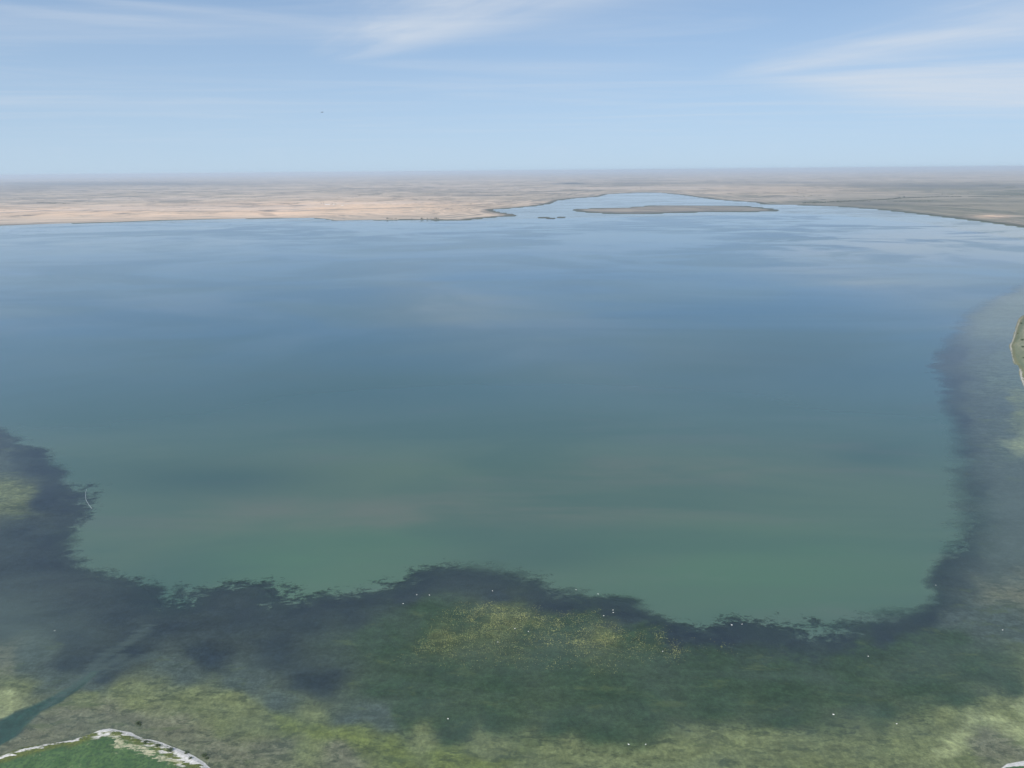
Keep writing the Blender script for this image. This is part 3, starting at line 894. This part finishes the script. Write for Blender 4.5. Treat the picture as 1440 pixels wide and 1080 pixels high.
for q, s_, lab in (((1264, 279.3), 2.0, 'tallest dark tree standing up from the long belt'), ((1271, 279.0), 1.8, 'dark tree right of the tallest one in the belt'), ((1278, 279.0), 1.5, 'round dark tree at the right of the belt bump')):
    p = ground(*q)
    p.z = gz(p.x, p.y)
    place_tree(p, s_, lab, 'trees rising from the long belt')
for q, s_, lab in (((932, 291.0), .6, 'dark bush at the left end of the island back shore'), ((955, 290.7), .9, 'left dark bush clump on the back shore of the island'), ((967, 290.8), .8, 'dark bush right of the left clump on the island'),
                   ((998, 290.6), 1.0, 'dark bush in the middle of the island back shore'), ((1012, 290.9), .8, 'dark bush right of the island middle'), ((1020, 290.8), .8, 'dark bush near the gap on the island back shore'),
                   ((1026, 290.9), .7, 'rightmost dark bush of the island back shore row'), ((1072, 294.3), 1.3, 'tallest dark tree at the right end of the island'), ((1077, 294.8), 1.1, 'dark tree close right of the tallest island tree'),
                   ((1084, 295.8), .8, 'small dark tree toward the island right tip'), ((934, 298.8), .6, 'small dark bush on the near shore of the island at left'), ((975, 298.0), .6, 'small dark bush on the near shore of the island middle'),
                   ((1043, 296.9), .7, 'lone dark bush on the near shore of the island at right')):
    p = ground(*q)
    p.z = max(gz(p.x, p.y), .2)
    place_tree(p, s_, lab, 'bushes on the long island')

# near shrubs
shrub0 = None


def make_shrub():
    root = empty('shrub', (0, 0, 0))
    b = bmesh.new()
    for k in range(4):
        a_ = k * 1.57 + .3
        leaf_cloud(b, (math.cos(a_) * .5, math.sin(a_) * .5, .65 + .2 * (k % 2)), .7, .55, 90, .14)
    link('foliage', b, M['shrub'], root)
    b = bmesh.new()
    for k in range(5):
        a_ = k * 1.26
        tube(b, [(0, 0, -.1), (math.cos(a_) * .25, math.sin(a_) * .25, .4), (math.cos(a_) * .6, math.sin(a_) * .6, .9)], [.05, .035, .012], 5)
    link('stem', b, M['bark'], root)
    return root


SHR = [((194, 1017.5), 1.7, 'dark shrub alone on the grey mud flat above the white beach'), ((197, 1019.5), 1.1, 'small shrub leaning against the dark one on the mud flat'),
       ((262, 1060), 1.6, 'dark shrub on the white beach below its kink'), ((268, 1069), 1.4, 'small dark shrub low on the white beach'), ((287, 1063), 1.7, 'dark green shrub beyond the white beach end'),
       ((291, 1067), 1.4, 'green shrub beside the last white bank of the beach'), ((240, 1058), 2.2, 'broad olive shrub between the white beach and the meadow'), ((222, 1052), 1.8, 'olive shrub in the middle of the beach grass'),
       ((205, 1047), 1.7, 'olive shrub behind the narrow part of the white beach'), ((32, 1053.5), .9, 'tiny dark shrub in the thin white strip at far left'),
       ((1437, 480), 4.2, 'dark bush in the middle of the right headland'), ((1438, 490), 3.6, 'dark bush below the middle one on the right headland'), ((1436, 456), 2.8, 'dark bush near the top of the right headland'),
       ((1431, 470), 2.0, 'small bush at the upper left rim of the right headland'), ((1439, 505), 2.4, 'low bush at the lower end of the right headland')]
shrub0 = make_shrub()
for i, (q, s_, lab) in enumerate(SHR):
    o = shrub0 if i == 0 else copy_thing(shrub0)
    p = ground(*q)
    o.location = (p.x, p.y, gz(p.x, p.y))
    o.rotation_euler = (0, 0, random.uniform(0, 6))
    o.scale = (s_, s_ * random.uniform(.8, 1.1), s_ * .8)
    tag(o, lab, 'shrub', 'shrubs near the water')

# farm sheds on the tan slope
def shed(q, L, Wd, hh, rz, lab):
    p = ground(*q)
    r_ = empty('farm_shed', (p.x, p.y, gz(p.x, p.y)), rz)
    b = bmesh.new()
    box(b, (0, 0, hh / 2 - .5), (L, Wd, hh + 1))
    link('wall', b, M['lime'], r_)
    b = bmesh.new()
    vs = [b.verts.new(v) for v in ((-L / 2 - .4, -Wd / 2 - .5, hh + .02), (L / 2 + .4, -Wd / 2 - .5, hh + .02), (L / 2 + .4, Wd / 2 + .5, hh + .02), (-L / 2 - .4, Wd / 2 + .5, hh + .02), (-L / 2 - .4, 0, hh + 2.2), (L / 2 + .4, 0, hh + 2.2))]
    for f_ in ((0, 1, 5, 4), (3, 4, 5, 2), (0, 4, 3), (1, 2, 5), (0, 3, 2, 1)):
        b.faces.new([vs[i] for i in f_])
    link('roof', b, M['roof'], r_)
    b = bmesh.new()
    box(b, (L * .2, -Wd / 2 - .06, 1.3), (3, .1, 2.6))
    link('door', b, M['door'], r_)
    tag(r_, lab, 'shed', 'farm sheds on the far slope')


shed((460.5, 289.0), 62, 14, 4.5, R(4), 'long low whitewashed shed on the far tan slope')
shed((469.5, 289.3), 18, 10, 4, R(-8), 'short pale shed right of the long whitewashed one')
shed((482, 290.2), 34, 9, 3.2, R(6), 'low pale shed farthest right on the far tan slope')

# ------------------------------------------------------------------ masses: tree belts, pondweed, grass
def tri_mass(name, tris, mat, label):
    V_ = np.array(tris, dtype=np.float32).reshape(-1, 3)
    n = len(V_) // 3
    me_ = bpy.data.meshes.new(name)
    me_.from_pydata(V_.tolist(), [], np.arange(n * 3).reshape(-1, 3).tolist())
    me_.materials.append(mat)
    o = bpy.data.objects.new(name, me_)
    C.objects.link(o)
    return tag(o, label, kind='stuff')


def mass_crown(out, p, h, w_, n):
    for _ in range(n):
        a_, r_ = rng.uniform(0, 6.283), w_ * .5 * math.sqrt(rng.random())
        c = np.array([p[0] + r_ * math.cos(a_), p[1] + r_ * math.sin(a_), p[2] + h * (.12 + .8 * rng.random() * (1 - .4 * (r_ / (w_ * .5)) ** 2))])
        t3 = rng.normal(0, h * .16, (3, 3))
        out.extend((c + t3).tolist())


tr_ = []
BELT = [(1128, 286.6), (1170, 285.6), (1200, 284.4), (1235, 282.3), (1270, 279.9), (1320, 278.0), (1352, 277.6)]
BELT2 = [(1362, 277.8), (1440, 275.7), (1560, 273.0)]
for line, hh in ((BELT, 12.0), (BELT2, 8.5)):
    G = [ground(*q) for q in line]
    for gi, (a_, b_) in enumerate(zip(G, G[1:])):
        n = int((b_ - a_).length / 7)
        h_ = hh * (1.25 if gi < 2 and line is BELT else 1.0)
        for k in range(n):
            p = a_.lerp(b_, (k + rng.random()) / n)
            p = p + Vector((rng.normal(0, 3), rng.normal(0, 14 if gi < 2 and line is BELT else 6), 0))
            mass_crown(tr_, (p.x, p.y, gz(p.x, p.y)), h_ * rng.uniform(.7, 1.2), 9, 16)
tri_mass('tree_belt', tr_, M['leaf'], 'long dark belt of trees across the green plain at right')

tr_ = []
for k in range(150):
    d_ = 9000 * math.exp(rng.random() * 1.5)
    a_ = R(rng.uniform(-44, 44))
    c = np.array([d_ * math.sin(a_), d_ * math.cos(a_)])
    if gshore(c[0], c[1]) < 500:
        continue
    L_ = rng.uniform(60, 700)
    th = rng.normal(0, .3)
    for q in range(int(L_ / 16)):
        s_ = (q / (L_ / 16) - .5) * L_
        x, y = c[0] + s_ * math.cos(th), c[1] + s_ * math.sin(th)
        mass_crown(tr_, (x, y, gz(x, y)), rng.uniform(10, 17), 22, 9)
tri_mass('distant_trees', tr_, M['leaf'], 'scattered rows of trees far out on the steppe')

# floating yellow pondweed
WEED = gl([(500, 935), (570, 898), (600, 876), (640, 855), (662, 845), (700, 846), (740, 855), (770, 862), (850, 862), (900, 872), (945, 888), (1020, 903), (1045, 920), (960, 935), (860, 948), (760, 950), (620, 945)])
x0, y0 = WEED.min(0)
x1, y1 = WEED.max(0)
cand = np.stack([rng.uniform(x0, x1, 260000), rng.uniform(y0, y1, 260000)], 1)
dn = sdf_poly(cand, WEED) + fbm(cand, 30, 3, 41) * 25
cl_ = fbm(cand, 9, 4, 42)
cx_, cy_, _ok = to_px(cand[:, 0], cand[:, 1])
core = np.exp(-(((cx_ - 735) / 70) ** 2 + ((cy_ - 870) / 13) ** 2)) * 1.3 + np.exp(-(((cx_ - 690) / 60) ** 2 + ((cy_ - 855) / 12) ** 2)) * .7 + np.exp(-(((cx_ - 850) / 90) ** 2 + ((cy_ - 897) / 14) ** 2)) * .35 \
    + np.exp(-(((cx_ - 965) / 22) ** 2 + ((cy_ - 915) / 5) ** 2)) * .9 + np.exp(-(((cx_ - 620) / 30) ** 2 + ((cy_ - 897) / 12) ** 2)) * .5
prob = np.clip(dn / 45, 0, 1) * (0.12 + 0.75 * core) * np.clip(cl_ * 1.0 + .5, 0, 1.3) * .8
sel = cand[rng.random(len(cand)) < prob]
VV, FF = [], []
n5 = 6
ba = np.arange(n5) * 2 * math.pi / n5
for (x, y) in sel[:60000]:
    r_ = rng.uniform(.13, .36)
    el = rng.uniform(.5, 1.0)
    th = rng.uniform(0, 6.28)
    rad = r_ * rng.uniform(.7, 1.3, n5)
    ux, uy = rad * np.cos(ba), rad * np.sin(ba) * el
    i_ = len(VV)
    zz = rng.uniform(.02, .05)
    VV.extend(zip((x + ux * math.cos(th) - uy * math.sin(th)).tolist(), (y + ux * math.sin(th) + uy * math.cos(th)).tolist(), [zz] * n5))
    VV.append((x, y, zz + rng.uniform(.05, .2)))
    FF.extend((i_ + k, i_ + (k + 1) % n5, i_ + n5) for k in range(n5))
me = bpy.data.meshes.new('floating_pondweed')
me.from_pydata(VV, [], FF)
me.materials.append(M['pond'])
o = bpy.data.objects.new('floating_pondweed', me)
C.objects.link(o)
tag(o, 'speckled patch of yellow green pondweed floating below the lake centre', kind='stuff')

# grass tufts on the near meadow and headland
tr_ = []
for reg, n in ((gl([(-40, 1085), (60, 1058), (130, 1045), (150, 1030), (190, 1035), (240, 1055), (290, 1085), (350, 1130), (-150, 1160)]), 7000), (gl([(1422, 490), (1428, 470), (1434, 450), (1480, 440), (1560, 500), (1500, 560), (1440, 520)]), 2500)):
    lo, hi = reg.min(0), reg.max(0)
    q = np.stack([rng.uniform(lo[0], hi[0], n * 3), rng.uniform(lo[1], hi[1], n * 3)], 1)
    rimv = np.maximum(np.maximum(band(q, RIM, RIMW), band(q, CREAM, CREAMW)), band(q, RIM3, np.full(len(RIM3), 2.0)))
    q = q[(sdf_poly(q, reg) > 0) & (rimv < -.6) & (fbm(q, 12, 3, 51) > -.15)][:n]
    for x, y in q:
        zz = gz(x, y)
        if zz < .3:
            continue
        mass_crown(tr_, (x, y, zz - .05), rng.uniform(.3, .75), rng.uniform(.5, 1.4), 5)
tri_mass('grass_tufts', tr_, M['tuft'], 'rough green grass tufts on the near shore meadow')
for ob in bpy.data.objects:
    if ob.type == 'MESH' and not ob.data.materials:
        ob.data.materials.append(M['tuft'])
